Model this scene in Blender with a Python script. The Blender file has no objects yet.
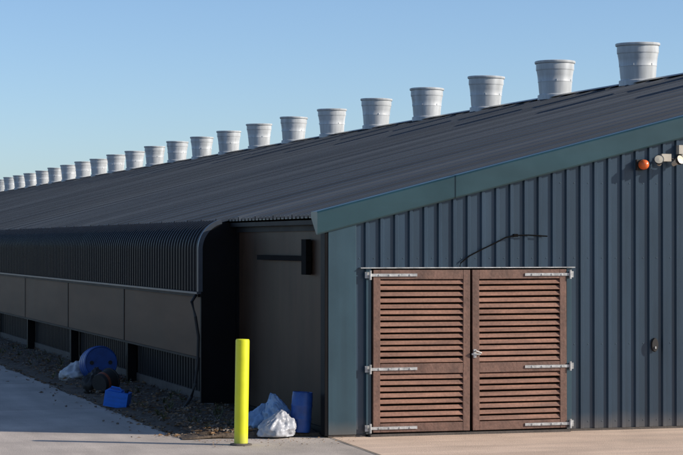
import bpy, bmesh, math, random
from mathutils import Vector, Matrix, noise as mnoise
random.seed(7)
R=math.radians
sc=bpy.context.scene
TH=math.atan(638/2136)

# ---------------------------------------------------------------- materials
def mat(name,col,rough=0.6,var=0.25,scale=3.0,bump=0.0,bscale=40,metal=0.0,spec=0.5,col2=None,stretch=(1,1,1),fine=0.0,streak=0.0,sstretch=(6,6,.25),grime=None):
    m=bpy.data.materials.new(name); m.use_nodes=True
    nt=m.node_tree; N=nt.nodes; L=nt.links
    b=N["Principled BSDF"]
    tc=N.new("ShaderNodeTexCoord"); mp=N.new("ShaderNodeMapping")
    mp.inputs["Scale"].default_value=stretch
    L.new(tc.outputs["Object"],mp.inputs[0])
    nz=N.new("ShaderNodeTexNoise"); nz.inputs["Scale"].default_value=scale; nz.inputs["Detail"].default_value=5; nz.inputs["Roughness"].default_value=.62
    L.new(mp.outputs[0],nz.inputs["Vector"])
    r=N.new("ShaderNodeValToRGB")
    c1=[c*(1-var) for c in col]; c2=[min(1,c*(1+var)) for c in col] if col2 is None else col2
    r.color_ramp.elements[0].position=.3; r.color_ramp.elements[1].position=.7
    r.color_ramp.elements[0].color=(*c1,1); r.color_ramp.elements[1].color=(*c2,1)
    L.new(nz.outputs["Fac"],r.inputs[0])
    out=r.outputs[0]
    def modulate(out,fac,amt):
        mr=N.new("ShaderNodeMapRange"); mr.inputs[1].default_value=.3; mr.inputs[2].default_value=.7
        mr.inputs[3].default_value=1-amt; mr.inputs[4].default_value=1+amt
        L.new(fac,mr.inputs[0])
        mx=N.new("ShaderNodeVectorMath"); mx.operation='SCALE'
        L.new(out,mx.inputs[0]); L.new(mr.outputs[0],mx.inputs["Scale"]); return mx.outputs[0]
    if fine>0:
        n2=N.new("ShaderNodeTexNoise"); n2.inputs["Scale"].default_value=bscale; n2.inputs["Detail"].default_value=3
        L.new(tc.outputs["Object"],n2.inputs["Vector"]); out=modulate(out,n2.outputs["Fac"],fine)
    if streak>0:
        m2=N.new("ShaderNodeMapping"); m2.inputs["Scale"].default_value=sstretch
        L.new(tc.outputs["Object"],m2.inputs[0])
        n4=N.new("ShaderNodeTexNoise"); n4.inputs["Scale"].default_value=1; n4.inputs["Detail"].default_value=3
        L.new(m2.outputs[0],n4.inputs["Vector"]); out=modulate(out,n4.outputs["Fac"],streak)
    if grime:
        h,gc=grime
        sx=N.new("ShaderNodeSeparateXYZ"); L.new(tc.outputs["Object"],sx.inputs[0])
        ad=N.new("ShaderNodeMath"); ad.operation='MULTIPLY_ADD'; ad.inputs[1].default_value=h*.8
        L.new(nz.outputs["Fac"],ad.inputs[0]); ad.inputs[2].default_value=h*.3
        mr=N.new("ShaderNodeMapRange"); mr.inputs[1].default_value=0; mr.inputs[3].default_value=.55; mr.inputs[4].default_value=0
        L.new(ad.outputs[0],mr.inputs[2]); L.new(sx.outputs[2],mr.inputs[0])
        mx=N.new("ShaderNodeMix"); mx.data_type='RGBA'; mx.inputs[7].default_value=(*gc,1)
        L.new(mr.outputs[0],mx.inputs[0]); L.new(out,mx.inputs[6]); out=mx.outputs[2]
    L.new(out,b.inputs["Base Color"])
    b.inputs["Metallic"].default_value=metal
    b.inputs["Specular IOR Level"].default_value=spec
    mr2=N.new("ShaderNodeMapRange"); mr2.inputs[3].default_value=max(.05,rough-.1); mr2.inputs[4].default_value=min(1,rough+.1)
    L.new(nz.outputs["Fac"],mr2.inputs[0]); L.new(mr2.outputs[0],b.inputs["Roughness"])
    if bump>0:
        n3=N.new("ShaderNodeTexNoise"); n3.inputs["Scale"].default_value=bscale; n3.inputs["Detail"].default_value=4
        L.new(mp.outputs[0],n3.inputs["Vector"])
        bp=N.new("ShaderNodeBump"); bp.inputs["Strength"].default_value=bump; bp.inputs["Distance"].default_value=.02
        L.new(n3.outputs["Fac"],bp.inputs["Height"]); L.new(bp.outputs[0],b.inputs["Normal"])
    return m

DUST=(.17,.14,.115)
M_wall=mat("slate_blue_cladding",(.020,.041,.066),.34,.18,1.2,.05,6,stretch=(1,1,.35),streak=.16,grime=(.35,DUST))
M_flash=mat("teal_flashing",(.016,.050,.062),.34,.14,1.5,.06,5,streak=.12,sstretch=(.6,4,4))
M_corner=mat("corner_flashing",(.025,.059,.080),.36,.14,1.2,.10,4,streak=.16,grime=(.3,DUST))
M_roof=mat("roof_sheet",(.034,.040,.048),.36,.26,.5,.0,6,stretch=(.12,1.6,.12),streak=.45,sstretch=(.05,2.2,.05))
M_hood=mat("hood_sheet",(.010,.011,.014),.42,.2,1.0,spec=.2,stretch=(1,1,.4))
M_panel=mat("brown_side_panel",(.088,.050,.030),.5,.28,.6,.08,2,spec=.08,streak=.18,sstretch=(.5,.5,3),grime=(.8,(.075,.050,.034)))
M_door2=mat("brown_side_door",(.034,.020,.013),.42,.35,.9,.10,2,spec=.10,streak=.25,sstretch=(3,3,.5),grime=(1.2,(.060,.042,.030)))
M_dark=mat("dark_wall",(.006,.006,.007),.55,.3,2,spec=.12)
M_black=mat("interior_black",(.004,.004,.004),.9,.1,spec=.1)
M_trim=mat("trim_slate",(.045,.055,.070),.4,.2,4)
M_wood=mat("brown_stained_timber",(.225,.112,.074),.6,.30,4,.25,30,stretch=(.5,1,6),fine=.16,streak=.22,sstretch=(1.5,1,14))
M_woodf=mat("brown_timber_frame",(.145,.078,.056),.6,.28,5,.2,30,fine=.16,streak=.18)
M_galv=mat("galvanised_steel",(.44,.44,.43),.45,.35,14,metal=.4)
M_vent=mat("grey_fibreglass",(.47,.49,.50),.45,.14,2.5,.05,10,stretch=(1,1,.3),streak=.16,sstretch=(8,8,.6))
M_rim=mat("fibreglass_rim",(.56,.58,.585),.5,.12,3)
M_conc=mat("yard_concrete",(.45,.39,.335),.85,.20,.7,.35,60,fine=.14,streak=.12,sstretch=(3,.4,1))
M_apron=mat("apron_concrete",(.64,.48,.36),.85,.15,.9,.35,60,fine=.14,streak=.12,sstretch=(.5,3,1))
M_joint=mat("joint_filler",(.16,.135,.11),.9,.3,3)
M_field=mat("field_soil",(.24,.18,.11),.95,.3,.05,.3,3,col2=(.16,.17,.07))
M_dirt=mat("dirt",(.095,.068,.046),.95,.45,3,.8,30,fine=.35)
M_leaf=mat("dead_leaves",(.20,.12,.06),.9,.5,3)
M_stone=mat("stones",(.17,.145,.12),.9,.4,5)
M_weed=mat("weeds",(.08,.085,.03),.8,.4,5)
M_yel=mat("yellow_paint",(.68,.70,.012),.4,.08,4,.03,20,streak=.08,grime=(.25,(.35,.33,.12)))
M_blue=mat("blue_plastic",(.015,.16,.62),.38,.15,5)
M_blued=mat("blue_plastic_worn",(.012,.060,.25),.45,.3,5)
M_white=mat("white_plastic",(.46,.47,.49),.5,.2,6)
M_bag=mat("plastic_bag",(.40,.41,.44),.35,.25,8,.5,14)
M_bagb=mat("blue_bag",(.20,.32,.50),.35,.3,8,.5,14)
M_rub=mat("black_rubber",(.02,.018,.017),.7,.3,6)
M_rust=mat("rusty_red",(.22,.06,.03),.7,.4,8)
M_orange=mat("orange_lens",(.75,.14,.03),.3,.1)
M_lens=mat("pale_lens",(.65,.58,.44),.25,.1)
M_cream=mat("cream_lamp_housing",(.50,.46,.38),.45,.15,8)
M_plinth=mat("plinth_concrete",(.085,.072,.062),.9,.3,3,.3,30)

# ---------------------------------------------------------------- helpers
def link(o): sc.collection.objects.link(o); return o
def empty(name,loc=(0,0,0)):
    e=bpy.data.objects.new(name,None); e.location=loc; e.empty_display_size=.3; return link(e)
def obj(name,vs,fs,m,parent=None,smooth=False,mi=None):
    me=bpy.data.meshes.new(name); me.from_pydata([tuple(v) for v in vs],[],fs)
    ms=m if isinstance(m,(list,tuple)) else [m]
    for x in ms: me.materials.append(x)
    if mi:
        for p,i in zip(me.polygons,mi): p.material_index=i
    if smooth:
        for p in me.polygons: p.use_smooth=True
    me.update()
    o=bpy.data.objects.new(name,me); link(o)
    if parent:
        o.parent=parent
        o.matrix_parent_inverse=parent.matrix_world.inverted()
    return o
class B:
    def __init__(s,mats): s.v=[];s.f=[];s.m=[];s.mats=mats
    def add(s,vs,fs,mi=0):
        o=len(s.v); s.v+= [tuple(v) for v in vs]; s.f+=[tuple(i+o for i in f) for f in fs]; s.m+=[mi]*len(fs)
    def box(s,x0,x1,y0,y1,z0,z1,mi=0,rot=None,c=None):
        vs=[Vector((x,y,z)) for x in(x0,x1) for y in(y0,y1) for z in(z0,z1)]
        if rot is not None:
            c=c or Vector(((x0+x1)/2,(y0+y1)/2,(z0+z1)/2))
            vs=[rot@(v-c)+c for v in vs]
        s.add(vs,[(0,1,3,2),(4,6,7,5),(0,4,5,1),(2,3,7,6),(0,2,6,4),(1,5,7,3)],mi)
    def lathe(s,prof,c=(0,0,0),n=32,mi=0,rot=None,scl=(1,1,1)):
        c=Vector(c); vs=[];fs=[]
        for (r,z) in prof:
            for i in range(n):
                a=2*math.pi*i/n; v=Vector((r*math.cos(a)*scl[0],r*math.sin(a)*scl[1],z*scl[2]))
                if rot is not None: v=rot@v
                vs.append(c+v)
        for k in range(len(prof)-1):
            for i in range(n):
                j=(i+1)%n; fs.append((k*n+i,k*n+j,(k+1)*n+j,(k+1)*n+i))
        s.add(vs,fs,mi)
    def tube(s,pts,r,n=8,mi=0):
        pts=[Vector(p) for p in pts]; vs=[];fs=[]
        for k,p in enumerate(pts):
            d=(pts[min(k+1,len(pts)-1)]-pts[max(k-1,0)]).normalized()
            a=d.cross(Vector((0,0,1)) if abs(d.z)<.9 else Vector((1,0,0))).normalized(); b=d.cross(a)
            for i in range(n):
                t=2*math.pi*i/n; vs.append(p+(a*math.cos(t)+b*math.sin(t))*r)
        for k in range(len(pts)-1):
            for i in range(n):
                j=(i+1)%n; fs.append((k*n+i,k*n+j,(k+1)*n+j,(k+1)*n+i))
        fs.append(tuple(range(n))[::-1]); fs.append(tuple(range((len(pts)-1)*n,len(pts)*n)))
        s.add(vs,fs,mi)
    def make(s,name,parent=None,smooth=False,bevel=0):
        o=obj(name,s.v,s.f,s.mats,parent,False,s.m)
        if smooth:
            for p in o.data.polygons: p.use_smooth=True
            md=o.modifiers.new("es",'EDGE_SPLIT'); md.split_angle=R(35)
        if bevel:
            md=o.modifiers.new("bv",'BEVEL'); md.width=bevel; md.segments=2; md.limit_method='ANGLE'
        return o

# ---------------------------------------------------------------- shed dims
GY=26.4; X0=7.7; XR=20.5; X1=2*XR-X0; SL=.255; ZE=2.87; YEND=168.0; HY=31.3
def ztop(x): return ZE+SL*((x-X0) if x<=XR else (X1-x))
ZR=ztop(XR)
shed=empty("poultry_shed",(0,0,0))

def ribs(a,b,pitch,w_pan,fl,depth):
    pts=[(a,0)]; t=a
    while t<b:
        for dt,d in ((w_pan,0),(w_pan+fl,depth),(pitch-fl,depth),(pitch,0)):
            q=t+dt
            if q>=b: pts.append((b,d)); return pts
            pts.append((q,d))
        t+=pitch
    return pts

# gable cladding
DX0,DX1,DZ=8.262,11.002,2.175
prof=ribs(X0+.36,X1-.02,.2,.125,.018,.032)
ext=[]
for i,(x,d) in enumerate(prof[:-1]):
    ext.append((x,d)); x2,d2=prof[i+1]
    for e in (DX0,DX1,XR):
        if x<e<x2: ext.append((e,d+(d2-d)*(e-x)/(x2-x)))
ext.append(prof[-1])
b=B([M_wall])
for (x,d),(x2,d2) in zip(ext[:-1],ext[1:]):
    mid=(x+x2)/2; zb=DZ if DX0<mid<DX1 else .03
    if x2-x<1e-6: continue
    b.add([(x,GY-d,zb),(x2,GY-d2,zb),(x2,GY-d2,ztop(x2)-.05),(x,GY-d,ztop(x)-.05)],[(0,1,2,3)])
b.make("gable_cladding",shed)
b=B([M_corner])
x=X0+.36+.062
while x<XR-1:
    for z in (.12,1.15,2.3,3.3,4.3):
        if DX0-.1<x<DX1+.1 and z<2.25: continue
        if z<ztop(x)-.35: b.lathe([(.007,0),(.007,.003),(.004,.004),(.004,.007),(0,.008)],(x,GY-.0,z),8,rot=Matrix.Rotation(R(90),3,'X'))
    x+=.2 
b.make("cladding_screws",shed)
b=B([M_corner])
b.box(X0-.004,X0+.372,GY-.042,GY+.002,.03,ztop(X0)-.06)
b.make("corner_flashing",shed,bevel=.004)
b=B([M_dark]); b.box(X0-.05,X0-.006,GY-.036,GY+.16,.02,2.80)
b.make("corner_post",shed,bevel=.004)
b=B([M_dark,M_plinth])
b.box(X0+.0,DX0-.06,GY-.028,GY+.05,.0,.028,1); b.box(DX1+.06,X1,GY-.028,GY+.05,0,.028,1)
b.make("gable_base",shed)
b=B([M_flash])
def vseg(xa,xb,off):
    za,zb=ztop(xa),ztop(xb); y=GY-.075-off
    def P(x,z): 
        return [(x,y+.055,z-.215),(x,y+.012,z-.225),(x,y,z-.205),(x,y,z+.055),(x,y+.02,z+.075),(x,y+.30,z+.075),(x,y+.30,z+.0)]
    A=P(xa,za);C=P(xb,zb); n=len(A)
    b.add(A+C,[(i,i+n,i+1+n,i+1) for i in range(n-1)]+[tuple(range(n))[::-1],tuple(range(n,2*n))])
xs=[X0-.16,9.46,11.28,14.3,17.4,XR]
for i in range(5): vseg(xs[i]-(0.0 if i==0 else .04),xs[i+1],.009*(i%2))
xs2=[XR,23.5,26.5,29.5,32.0,X1+.16]
for i in range(5): vseg(xs2[i],xs2[i+1],.009*((i+1)%2))
b.make("verge_flashing",shed)

# roof sheets
def roofside(name,sgn):
    b=B([M_roof])
    pr=ribs(GY+.1,YEND,.2,.13,.018,.038)
    for i in range(len(pr)-1):
        (y,d),(y2,d2)=pr[i],pr[i+1]
        s1=1.6 if (int((y-GY-.1+1e-4)/.2)%5==0) else 1.0
        s2=s1
        e=(X0-.13) if y<HY-.01 else 7.466
        def T(x,y,d):
            X=x if sgn>0 else 2*XR-x
            return (X,y,ztop(x)+d*.97)
        b.add([T(e,y,d*s1),T(XR,y,d*s1),T(XR,y2,d2*s2),T(e,y2,d2*s2)],[(0,1,2,3) if sgn<0 else (3,2,1,0)])
        if y<HY:
            x,yy,z=T(e,y,d*s1); x2,yy2,z2=T(e,y2,d2*s2)
            b.add([(x,yy,z),(x2,yy2,z2),(x2,yy2,z2-.012),(x,yy,z-.012)],[(0,1,2,3)])
    b.make(name,shed)
roofside("roof_slope",1); roofside("roof_slope_far",-1)
b=B([M_roof])
b.add([(XR-.28,GY+.1,ZR+.075-.28*SL),(XR,GY+.1,ZR+.085),(XR+.28,GY+.1,ZR+.075-.28*SL),(XR-.28,YEND,ZR+.075-.28*SL),(XR,YEND,ZR+.085),(XR+.28,YEND,ZR+.075-.28*SL)],[(0,1,4,3),(1,2,5,4)])
b.make("ridge_cap",shed)
b=B([M_dark]); b.box(X0-.11,X0+.3,GY+.05,HY,2.74,2.80); b.make("eave_soffit",shed)

# side wall near section
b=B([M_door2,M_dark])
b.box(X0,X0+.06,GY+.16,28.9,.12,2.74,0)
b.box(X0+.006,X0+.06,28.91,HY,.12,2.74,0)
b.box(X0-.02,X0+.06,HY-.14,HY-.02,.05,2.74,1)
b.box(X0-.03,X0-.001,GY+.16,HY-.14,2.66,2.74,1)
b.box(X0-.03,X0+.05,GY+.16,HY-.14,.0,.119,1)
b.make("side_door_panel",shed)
b=B([M_black])
b.box(X0-.07,X0-.02,27.1,29.8,2.26,2.33); b.box(X0-.09,X0-.02,27.12,27.35,2.08,2.55)
b.make("side_door_rail",shed,bevel=.004)

# curved hood
cx,cz,r0=7.57,2.403,.42
path=[]
for i in range(13):
    a=R(104.3+(180-104.3)*i/12); path.append((cx+r0*math.cos(a),cz+r0*math.sin(a),math.cos(a),math.sin(a)))
path.append((7.15,1.77,-1,0))
pr=ribs(HY,YEND,.2,.13,.02,.035)
vs=[];fs=[]
n=len(path)
for (y,d) in pr:
    for (x,z,nx,nz) in path: vs.append((x+nx*d,y,z+nz*d))
for i in range(len(pr)-1):
    for k in range(n-1):
        fs.append((i*n+k,i*n+k+1,(i+1)*n+k+1,(i+1)*n+k))
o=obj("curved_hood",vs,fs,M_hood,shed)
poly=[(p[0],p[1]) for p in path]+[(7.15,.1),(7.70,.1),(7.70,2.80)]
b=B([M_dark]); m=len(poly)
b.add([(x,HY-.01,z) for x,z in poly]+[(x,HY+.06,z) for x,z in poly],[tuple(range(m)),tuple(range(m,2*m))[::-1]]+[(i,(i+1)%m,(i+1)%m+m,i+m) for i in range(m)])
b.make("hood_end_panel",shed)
b=B([M_trim])
for k in range(len(path)-1):
    (x,z,nx,nz),(x2,z2,nx2,nz2)=path[k],path[k+1]
    o1=.048; i1=-.02
    A=[(x+nx*i1,HY-.02,z+nz*i1),(x+nx*o1,HY-.02,z+nz*o1),(x+nx*o1,HY+.05,z+nz*o1)]
    C=[(x2+nx2*i1,HY-.02,z2+nz2*i1),(x2+nx2*o1,HY-.02,z2+nz2*o1),(x2+nx2*o1,HY+.05,z2+nz2*o1)]
    b.add(A+C,[(0,1,4,3),(1,2,5,4)])
b.make("hood_edge_trim",shed)
b=B([M_trim,M_dark])
b.box(7.085,7.17,HY+.0,YEND,1.735,1.765,0); b.box(7.12,7.2,HY+.06,YEND,1.69,1.733,1)
b.make("hood_bottom_rail",shed)
b=B([M_panel,M_dark])
y=HY+.07
while y<YEND-1:
    y2=min(y+6.08,YEND)
    b.box(7.16,7.20,y+.03,y2-.03,.78,1.685,0)
    b.box(7.150,7.20,y2-.026,y2+.026,.78,1.685,1)
    b.box(7.145,7.20,y+.0,y2,.745,.778,1)
    b.box(7.201,7.24,y2-.05,y2+.05,.5,1.7,1)
    y+=6.08
b.make("side_curtain_panels",shed)
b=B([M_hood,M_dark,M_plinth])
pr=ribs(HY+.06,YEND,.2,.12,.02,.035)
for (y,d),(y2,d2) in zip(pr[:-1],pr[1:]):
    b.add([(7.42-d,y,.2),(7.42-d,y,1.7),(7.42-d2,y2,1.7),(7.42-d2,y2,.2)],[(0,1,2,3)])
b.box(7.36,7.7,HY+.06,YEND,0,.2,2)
y=HY+6.1
while y<YEND:
    b.box(7.20,7.355,y-.07,y+.07,0,.744,1); y+=6.08
b.make("lower_side_wall",shed)
b=B([M_wall])
b.add([(X1,GY,0),(X1,YEND,0),(X1,YEND,ZE),(X1,GY,ZE)],[(0,1,2,3)])
b.add([(X0,YEND,0),(X1,YEND,0),(X1,YEND,ZE),(XR,YEND,ZR),(X0,YEND,ZE)],[(0,1,2,3,4)])
b.make("rear_walls",shed)
b=B([M_rub])
pts=[(7.10,HY+.12,1.72),(7.02,HY+.05,1.62),(7.05,HY-.06,1.4),(7.10,HY-.05,1.1),(7.09,HY-.05,.7),(7.05,HY-.06,.4),(6.98,HY-.1,.2),(6.85,HY-.2,.05)]
b.tube(pts,.024); b.make("drain_hose",shed,smooth=True)

# --------------------------------------------------- doors
b=B([M_black]); b.box(DX0,DX1,GY+.12,GY+.16,0,2.3); b.make("door_dark_backing",shed)  # black sheet stands in for the dark interior behind the louvre gaps
b=B([M_corner])
b.box(DX0-.06,DX0+.01,GY-.055,GY+.1,.031,2.17); b.box(DX1-.01,DX1+.06,GY-.055,GY+.1,.031,2.17)
b.make("door_jambs",shed,bevel=.003)
b=B([M_galv]); b.box(DX0-.14,DX1+.10,GY-.085,GY-.0,2.172,2.184); b.make("door_head_flashing",shed)
b=B([M_plinth]); b.box(DX0-.02,DX1+.02,GY-.12,GY+.1,0.0,.03); b.make("door_threshold",shed)
def leaf(name,xa,xb,tilt):
    e=empty(name,((xa+xb)/2,GY-.07,1.1)); e.parent=shed
    bpy.context.view_layer.update()
    yf,yb=GY-.09,GY-.045
    f=B([M_woodf]); s=.095
    f.box(xa,xa+s,yf,yb,.05,2.15); f.box(xb-s,xb,yf,yb,.05,2.15)
    for z0,z1 in((.05,.165),(.805,.935),(2.03,2.15)): f.box(xa+s+.001,xb-s-.001,yf+.003,yb,z0,z1)
    f.make("frame",e,bevel=.004)
    w=B([M_wood])
    for z0,z1,n in((.165,.805,8),(.935,2.03,14)):
        p=(z1-z0)/n
        for i in range(n):
            zc=z0+p*(i+.5)+random.uniform(-.003,.003)
            rot=Matrix.Rotation(R(-30+random.uniform(-4,4)),3,'X')@Matrix.Rotation(random.uniform(-.002,.002),3,'Y')
            w.box(xa+s-.004,xb-s+.004,GY-.075,GY-.063,zc-p*.37,zc+p*.37,0,rot)
    w.make("louvre_slats",e,bevel=.002)
    e.rotation_euler=(0,R(tilt),0)
    return e
mid=(DX0+DX1)/2
l1=leaf("door_leaf_a",DX0+.025,mid-.018,.15)
l2=leaf("door_leaf_b",mid+.018,DX1-.025,-.2)
b=B([M_galv])
for z in(2.085,.87,.108):
    b.box(DX0-.03,DX0+.62,GY-.102,GY-.092,z-.018,z+.018)
    b.box(DX1-.62,DX1+.03,GY-.102,GY-.092,z-.018,z+.018)
    for xx in(DX0-.02,DX1+.02):
        b.lathe([(0,-.06),(.015,-.06),(.015,.06),(0,.06)],(xx,GY-.11,z),12)
        sg=-1 if xx<mid else 1
        b.box(min(xx,xx+sg*.06),max(xx,xx+sg*.06),GY-.075,GY-.056,z-.04,z+.04)
    for k in range(4):
        for xx in(DX0+.1+k*.14,DX1-.1-k*.14):
            b.lathe([(.012,0),(.012,.008),(0,.01)],(xx,GY-.102,z),8,rot=Matrix.Rotation(R(90),3,'X'))
b.make("strap_hinges",shed)
b=B([M_galv])
b.box(mid-.0,mid+.12,GY-.115,GY-.096,1.035,1.058); b.box(mid+.025,mid+.065,GY-.108,GY-.092,1.0,1.11)
b.tube([(mid+.04,GY-.11,1.08),(mid+.045,GY-.15,1.09),(mid+.12,GY-.15,1.06)],.011)
b.make("door_latch",shed)
b=B([M_black])
b.tube([(9.49,GY-.045,2.19),(9.50,GY-.05,2.24),(9.62,GY-.05,2.33),(9.80,GY-.055,2.42),(9.98,GY-.055,2.50),(10.12,GY-.05,2.57),(10.26,GY-.05,2.60),(10.45,GY-.045,2.605),(10.72,GY-.045,2.59)],.009)
b.box(10.24,10.30,GY-.06,GY-.03,2.58,2.62)
b.make("wall_cable",shed,smooth=True)
b=B([M_rub,M_galv])
b.lathe([(0,0),(.045,0),(.05,-.02),(.05,-.04)],(12.27,GY-.072,1.13),20,rot=Matrix.Rotation(R(90),3,'X'),scl=(1,1.9,1))
b.box(12.26,12.28,GY-.085,GY-.07,1.08,1.11,1)
b.make("keyhole_plate",shed,smooth=True)

# --------------------------------------------------- lamps on gable
e=empty("warning_beacon",(12.07,GY-.04,3.55)); bpy.context.view_layer.update()
rx=Matrix.Rotation(R(90),3,'X')
b=B([M_rub,M_orange])
b.box(12.0,12.14,GY-.075,GY-.03,3.48,3.62,0)
b.lathe([(.06,0),(.07,.01),(.07,.03)],(12.07,GY-.075,3.55),24,0,rx)
b.lathe([(.064,.03),(.068,.06),(.064,.10),(.05,.13),(.028,.148),(0,.153)],(12.07,GY-.075,3.55),24,1,rx)
b.make("beacon_body",e,smooth=True)
e=empty("security_floodlight",(12.44,GY-.04,3.56)); bpy.context.view_layer.update()
b=B([M_cream,M_lens,M_rub])
b.box(12.36,12.50,GY-.09,GY-.03,3.60,3.70,0)
for cxx,tz in((12.31,-25),(12.53,20)):
    rot=Matrix.Rotation(R(tz),3,'Z')@Matrix.Rotation(R(68),3,'X')
    b.lathe([(0,-.02),(.03,-.02),(.034,.04),(.058,.09)],(cxx,GY-.11,3.57),24,0,rot)
    b.lathe([(.058,.09),(.064,.13),(.064,.14)],(cxx,GY-.11,3.57),24,2,rot)
    b.lathe([(.060,.136),(0,.142)],(cxx,GY-.11,3.57),24,1,rot)
    b.tube([(cxx,GY-.11,3.58),(cxx,GY-.08,3.63),(12.43,GY-.07,3.65)],.014,8,2)
b.box(12.60,12.76,GY-.12,GY-.03,3.70,3.82,0)
b.lathe([(.02,0),(.04,-.03),(.045,-.07),(0,-.08)],(12.66,GY-.09,3.70),16,1)
b.make("floodlight_body",e,smooth=True)

# --------------------------------------------------- ridge chimneys
vprof=[(.0,-.1),(.44,-.1),(.44,.02),(.395,.04),(.405,.10),(.425,.34),(.432,.345),(.432,.375),(.43,.38),(.455,.62),(.475,.645),(.478,.66),(.478,.80),(.505,.815),(.512,.83),(.512,.865),(.50,.875),(.475,.87),(.46,.6),(.40,.3),(0,.25)]
vm=None
for n in range(-3,25):
    if vm is None:
        b=B([M_vent,M_rim])
        b.lathe(vprof,(0,0,0),40,0)
        for k in range(6):
            a=k*math.pi/3+.3
            b.box(.43*math.cos(a)-.012,.43*math.cos(a)+.012,.43*math.sin(a)-.012,.43*math.sin(a)+.012,.36,.40,1)
        o=b.make("ventilation_chimney",None,smooth=True); vm=o.data
    else:
        o=bpy.data.objects.new("ventilation_chimney",vm); link(o)
        md=o.modifiers.new("es",'EDGE_SPLIT'); md.split_angle=R(35)
    o.location=(XR,44.9+4.97*n,ZR+.06+random.uniform(-.02,.02)); o.rotation_euler=(R(random.uniform(-1,1)),R(random.uniform(-1.2,1.2)),random.uniform(0,6))

# --------------------------------------------------- ground
def sheet(name,pts,z,m):
    return obj(name,[(x,y,z) for x,y in pts],[tuple(range(len(pts)))],m)
sheet("ground",[(-2500,-500),(2500,-500),(2500,4000),(-2500,4000)],-.012,M_field)
sheet("concrete_yard",[(-14,5),(45,5),(45,GY+.4),(7.6,GY+.4),(5.9,GY+.7),(5.9,175),(-14,175)],-.004,M_conc)
sheet("concrete_apron",[(7.5,19),(34,19),(34,GY+.1),(7.75,GY+.1)],0.0,M_apron)
b=B([M_joint])
def strip(x0,y0,x1,y1,w,z):
    d=Vector((x1-x0,y1-y0,0)).normalized(); p=Vector((-d.y,d.x,0))
    N=24; vs=[];fs=[]
    for i in range(N+1):
        t=i/N; c=Vector((x0+(x1-x0)*t,y0+(y1-y0)*t,z)); ww=w*(1+.5*mnoise.noise(c*2))
        vs+= [c-p*ww,c+p*ww]
    for i in range(N): fs.append((2*i,2*i+2,2*i+3,2*i+1))
    b.add(vs,fs)
strip(7.47,19,7.72,GY-.05,.010,.004)
strip(-14,38.2,5.8,38.2,.012,0.0); strip(-14,32.1,5.8,32.1,.010,0.0); strip(3.2,5,3.2,175,.010,0.0)
b.make("slab_joints")
vs=[];fs=[]
ny=420;nx=14
for j in range(ny+1):
    y=GY+.25+ (j/ny)**1.8*140
    for i in range(nx+1):
        u=i/nx
        edge=5.85+.22*mnoise.noise(Vector((y*.6,3,0)))+.08*mnoise.noise(Vector((y*2.5,9,0)))
        x=edge+(7.72-edge)*u
        yy=y
        if j==0: yy=y-.05+.25*mnoise.noise(Vector((x*2,1,0)))
        h=.05*min(1,u*4)*(1+mnoise.noise(Vector((x*3,y*3,0))))+.03*mnoise.noise(Vector((x*9,y*9,0)))*min(1,u*5)
        h*=min(1,j/4)
        vs.append((x,yy,max(-.002,h)+ .006))
for j in range(ny):
    for i in range(nx):
        a=j*(nx+1)+i; fs.append((a,a+1,a+nx+2,a+nx+1))
obj("dirt_verge",vs,fs,M_dirt,smooth=True)
b=B([M_leaf,M_stone,M_weed])
def chip(x,y,z,s,mi):
    q=Matrix.Rotation(random.uniform(0,6.3),3,'Z')@Matrix.Rotation(random.uniform(-.7,.7),3,'X')
    if mi==1:
        vs=[q@Vector((dx*s*random.uniform(.6,1),dy*s*random.uniform(.6,1),dz*s*random.uniform(.4,.8)))+Vector((x,y,z)) for dx in(-.5,.5) for dy in(-.5,.5) for dz in(-.5,.5)]
        b.add(vs,[(0,1,3,2),(4,6,7,5),(0,4,5,1),(2,3,7,6),(0,2,6,4),(1,5,7,3)],1)
    else:
        vs=[q@Vector(v)*s+Vector((x,y,z)) for v in((-.5,0,0),(0,-.25,.08),(.5,0,0),(0,.25,.1))]
        b.add(vs,[(0,1,2,3)],mi)
for k in range(7500):
    y=GY+.3+ (random.random()**1.6)*32; x=random.uniform(5.8,7.5)
    if random.random()<.10: x-=random.random()**2*.7
    if y<GY+.5 and x<6.2: continue
    mi=0 if random.random()<.78 else 1
    chip(x,y,random.uniform(.03,.11) if x>6.05 else .01,random.uniform(.03,.10) if mi==0 else random.uniform(.015,.04),mi)
for k in range(170):
    x=random.uniform(5.9,7.9); y=GY-.05-random.random()**2*.9
    chip(x,y,.008,random.uniform(.012,.045),0)
for k in range(30):
    chip(random.uniform(8,13),GY-.13-random.random()**2*.5,.006,random.uniform(.01,.02),0)
b.make("leaf_and_stone_litter")
b=B([M_weed])
for k in range(60):
    x=random.uniform(6.1,7.3); y=GY+.9+random.random()**1.5*26
    for q in range(12):
        a=random.uniform(0,6.3); l=random.uniform(.04,.13); w=.005
        dx,dy=math.cos(a)*l*.6,math.sin(a)*l*.6
        px,py=-math.sin(a)*w,math.cos(a)*w
        b.add([(x-px,y-py,.04),(x+px,y+py,.04),(x+dx*.6+px,y+dy*.6+py,.04+l*.8),(x+dx,y+dy,.04+l)],[(0,1,2,3)])
b.make("weeds")

# --------------------------------------------------- bollard
b=B([M_yel,M_plinth])
b.lathe([(.086,0),(.086,1.28),(.084,1.30),(.076,1.308),(0,1.312)],(0,0,0),32,0)
b.lathe([(.14,0),(.135,.012),(.087,.02)],(0,0,0),24,1)
o=b.make("yellow_bollard",None,smooth=True); o.location=(6.39,25.75,0); o.rotation_euler=(0,R(.9),0)

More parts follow.
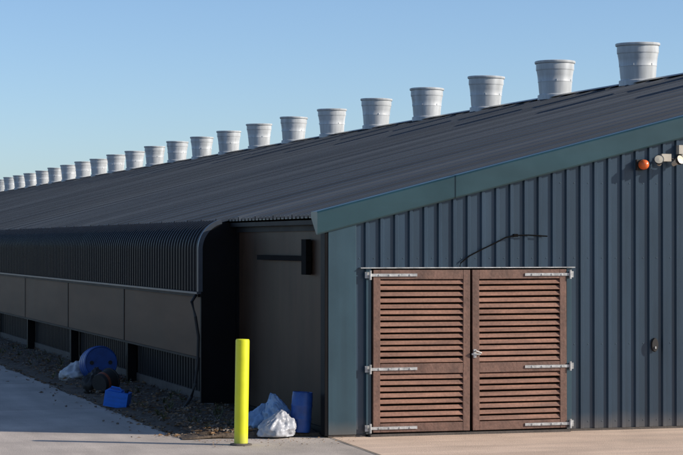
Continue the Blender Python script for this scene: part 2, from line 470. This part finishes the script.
# --------------------------------------------------- rubbish
def drum(name,loc,rot,r,h,m):
    b=B([m,M_rub])
    pr=[(0,0),(r*.9,0),(r*.97,.02),(r*.97,h*.08),(r,h*.1),(r,h*.3),(r*1.03,h*.32),(r*1.03,h*.35),(r,h*.37),(r,h*.63),(r*1.03,h*.65),(r*1.03,h*.68),(r,h*.7),(r,h*.9),(r*.97,h*.92),(r*.97,h*.985),(r*.93,h),(r*.9,h*.975),(0,h*.97)]
    b.lathe(pr,n=40,mi=0)
    for sx in(-1,1): b.lathe([(r*.12,h*.97),(r*.12,h),(0,h)],(sx*r*.55,0,0),14,1)
    o=b.make(name,None,smooth=True); o.location=loc; o.rotation_euler=rot; return o
drum("blue_drum",(6.72,37.9,.33),(R(84),0,R(0)),.30,.60,M_blued)
drum("blue_keg",(7.42,26.72,.05),(0,R(4),0),.135,.52,M_blued)
def jerry(name,loc,rot,m,s=(.36,.24,.28)):
    w,d,h=s
    b=B([m,M_rub])
    b.box(-w/2,w/2,-d/2,d/2,0,h*.85,0)
    b.box(-w/2+.03,w/2-.12,-d/2+.04,d/2-.04,h*.852,h*.93,0)
    o1=[(-w/2+.05,0,h*.92),(-w/2+.06,0,h*1.02),(w/2-.17,0,h*1.02),(w/2-.14,0,h*.92)]
    b.tube(o1,.014,8,0)
    b.lathe([(.03,h*.85),(.03,h*.93),(.036,h*.93),(.036,h*1.03),(0,h*1.03)],(w/2-.06,0,0),16,1)
    for k in(-1,0,1): b.box(-w/2+.03,w/2-.03,-d/2-.006,-d/2+.001,h*(.4+.22*k)-.015,h*(.4+.22*k)+.015,0)
    o=b.make(name,None,bevel=.018); o.location=loc; o.rotation_euler=rot; return o
jerry("blue_jerrycan",(5.98,31.9,.03),(R(4),R(10),R(-25)),M_blue)
def bag(name,loc,sx,sy,sz,m,seed,m2=None,lean=0,neck=0,taper=.35):
    bm=bmesh.new(); bmesh.ops.create_icosphere(bm,subdivisions=5,radius=1)
    for v in bm.verts:
        c=v.co.copy(); s=Vector((seed*3.1,seed,0))
        ridge=lambda f: 1-2*abs(mnoise.noise(c*f+s))
        q=Vector((c.x*3.2,c.y*3.2,c.z*1.3))
        fold=1-2*abs(mnoise.noise(q+s))
        k=1+.30*mnoise.noise(c*1.5+s)+.12*fold+.12*ridge(2.6)+.05*ridge(7)
        top=max(0,c.z)
        wd=1-taper*top**1.5
        c=Vector((c.x*k*wd,c.y*k*wd,c.z*k*(1+neck*top**6)))
        if c.z<-.5: c.z=-.5+(c.z+.5)*.05
        v.co=Vector((c.x*sx+lean*max(0,c.z)*sz,c.y*sy,(c.z+.5)*sz))
    me=bpy.data.meshes.new(name); bm.to_mesh(me); bm.free()
    me.materials.append(m)
    if m2:
        me.materials.append(m2)
        for p in me.polygons:
            if mnoise.noise(p.center*3+Vector((seed,0,0)))>.05: p.material_index=1
    for p in me.polygons: p.use_smooth=True
    o=bpy.data.objects.new(name,me); o.location=loc; return link(o)
bag("plastic_rubbish_bag",(7.07,26.62,.02),.22,.2,.18,M_bag,2.3,None,.35,.2,.45)
bag("plastic_rubbish_bag",(7.20,26.98,.02),.18,.16,.28,M_bagb,5.1,None,-.2,.0,.25)
bag("plastic_rubbish_bag",(7.0,27.25,.02),.2,.2,.20,M_bagb,8.1,None,.3,.0)
bag("white_sack",(6.48,38.2,.04),.30,.25,.20,M_white,7.7)
b=B([M_rub,M_rust])
b.lathe([(0,0),(.15,0),(.155,.01),(.185,.27),(.20,.275),(.20,.295),(.18,.295),(.15,.03),(0,.03)],n=32,mi=0)
b.lathe([(.158,.06),(.162,.06),(.170,.11),(.166,.11)],n=32,mi=1)
b.tube([(.2*math.cos(a),.02,.28+.2*math.sin(a)) for a in [math.pi*i/12 for i in range(13)]],.006,6,1)
o=b.make("tipped_bucket",None,smooth=True); o.location=(6.20,34.6,.2); o.rotation_euler=(R(80),0,R(130))
bag("dark_rag",(6.22,34.95,.03),.2,.2,.24,M_rub,9.2,None)

# --------------------------------------------------- light, world, camera
el=26.0; az=119.0
Ld=Vector((math.sin(R(az))*math.cos(R(el)),math.cos(R(az))*math.cos(R(el)),math.sin(R(el))))
sd=bpy.data.lights.new("sun",'SUN'); sd.energy=5.0; sd.angle=R(.5); sd.color=(1,.91,.79)
so=bpy.data.objects.new("sun",sd); link(so); so.rotation_euler=Ld.to_track_quat('Z','Y').to_euler(); so.location=(20,-10,20)
w=bpy.data.worlds.new("World"); sc.world=w; w.use_nodes=True
nt=w.node_tree; bg=nt.nodes["Background"]
sky=nt.nodes.new("ShaderNodeTexSky"); sky.sky_type='NISHITA'; sky.sun_disc=False
sky.sun_elevation=R(el); sky.sun_rotation=R(az); sky.air_density=.72; sky.dust_density=.6; sky.ozone_density=3.6; sky.altitude=0
nt.links.new(sky.outputs[0],bg.inputs[0]); bg.inputs[1].default_value=.15

cd=bpy.data.cameras.new("camera"); cam=bpy.data.objects.new("camera",cd); link(cam)
cd.lens=36*2136/683; cd.sensor_width=36; cd.clip_end=6000; cd.clip_start=.1
cam.location=(0,0,2.5); cam.rotation_euler=(R(90.416),0,-TH)
sc.camera=cam
sc.view_settings.view_transform='Standard'; sc.view_settings.look='None'; sc.view_settings.exposure=0
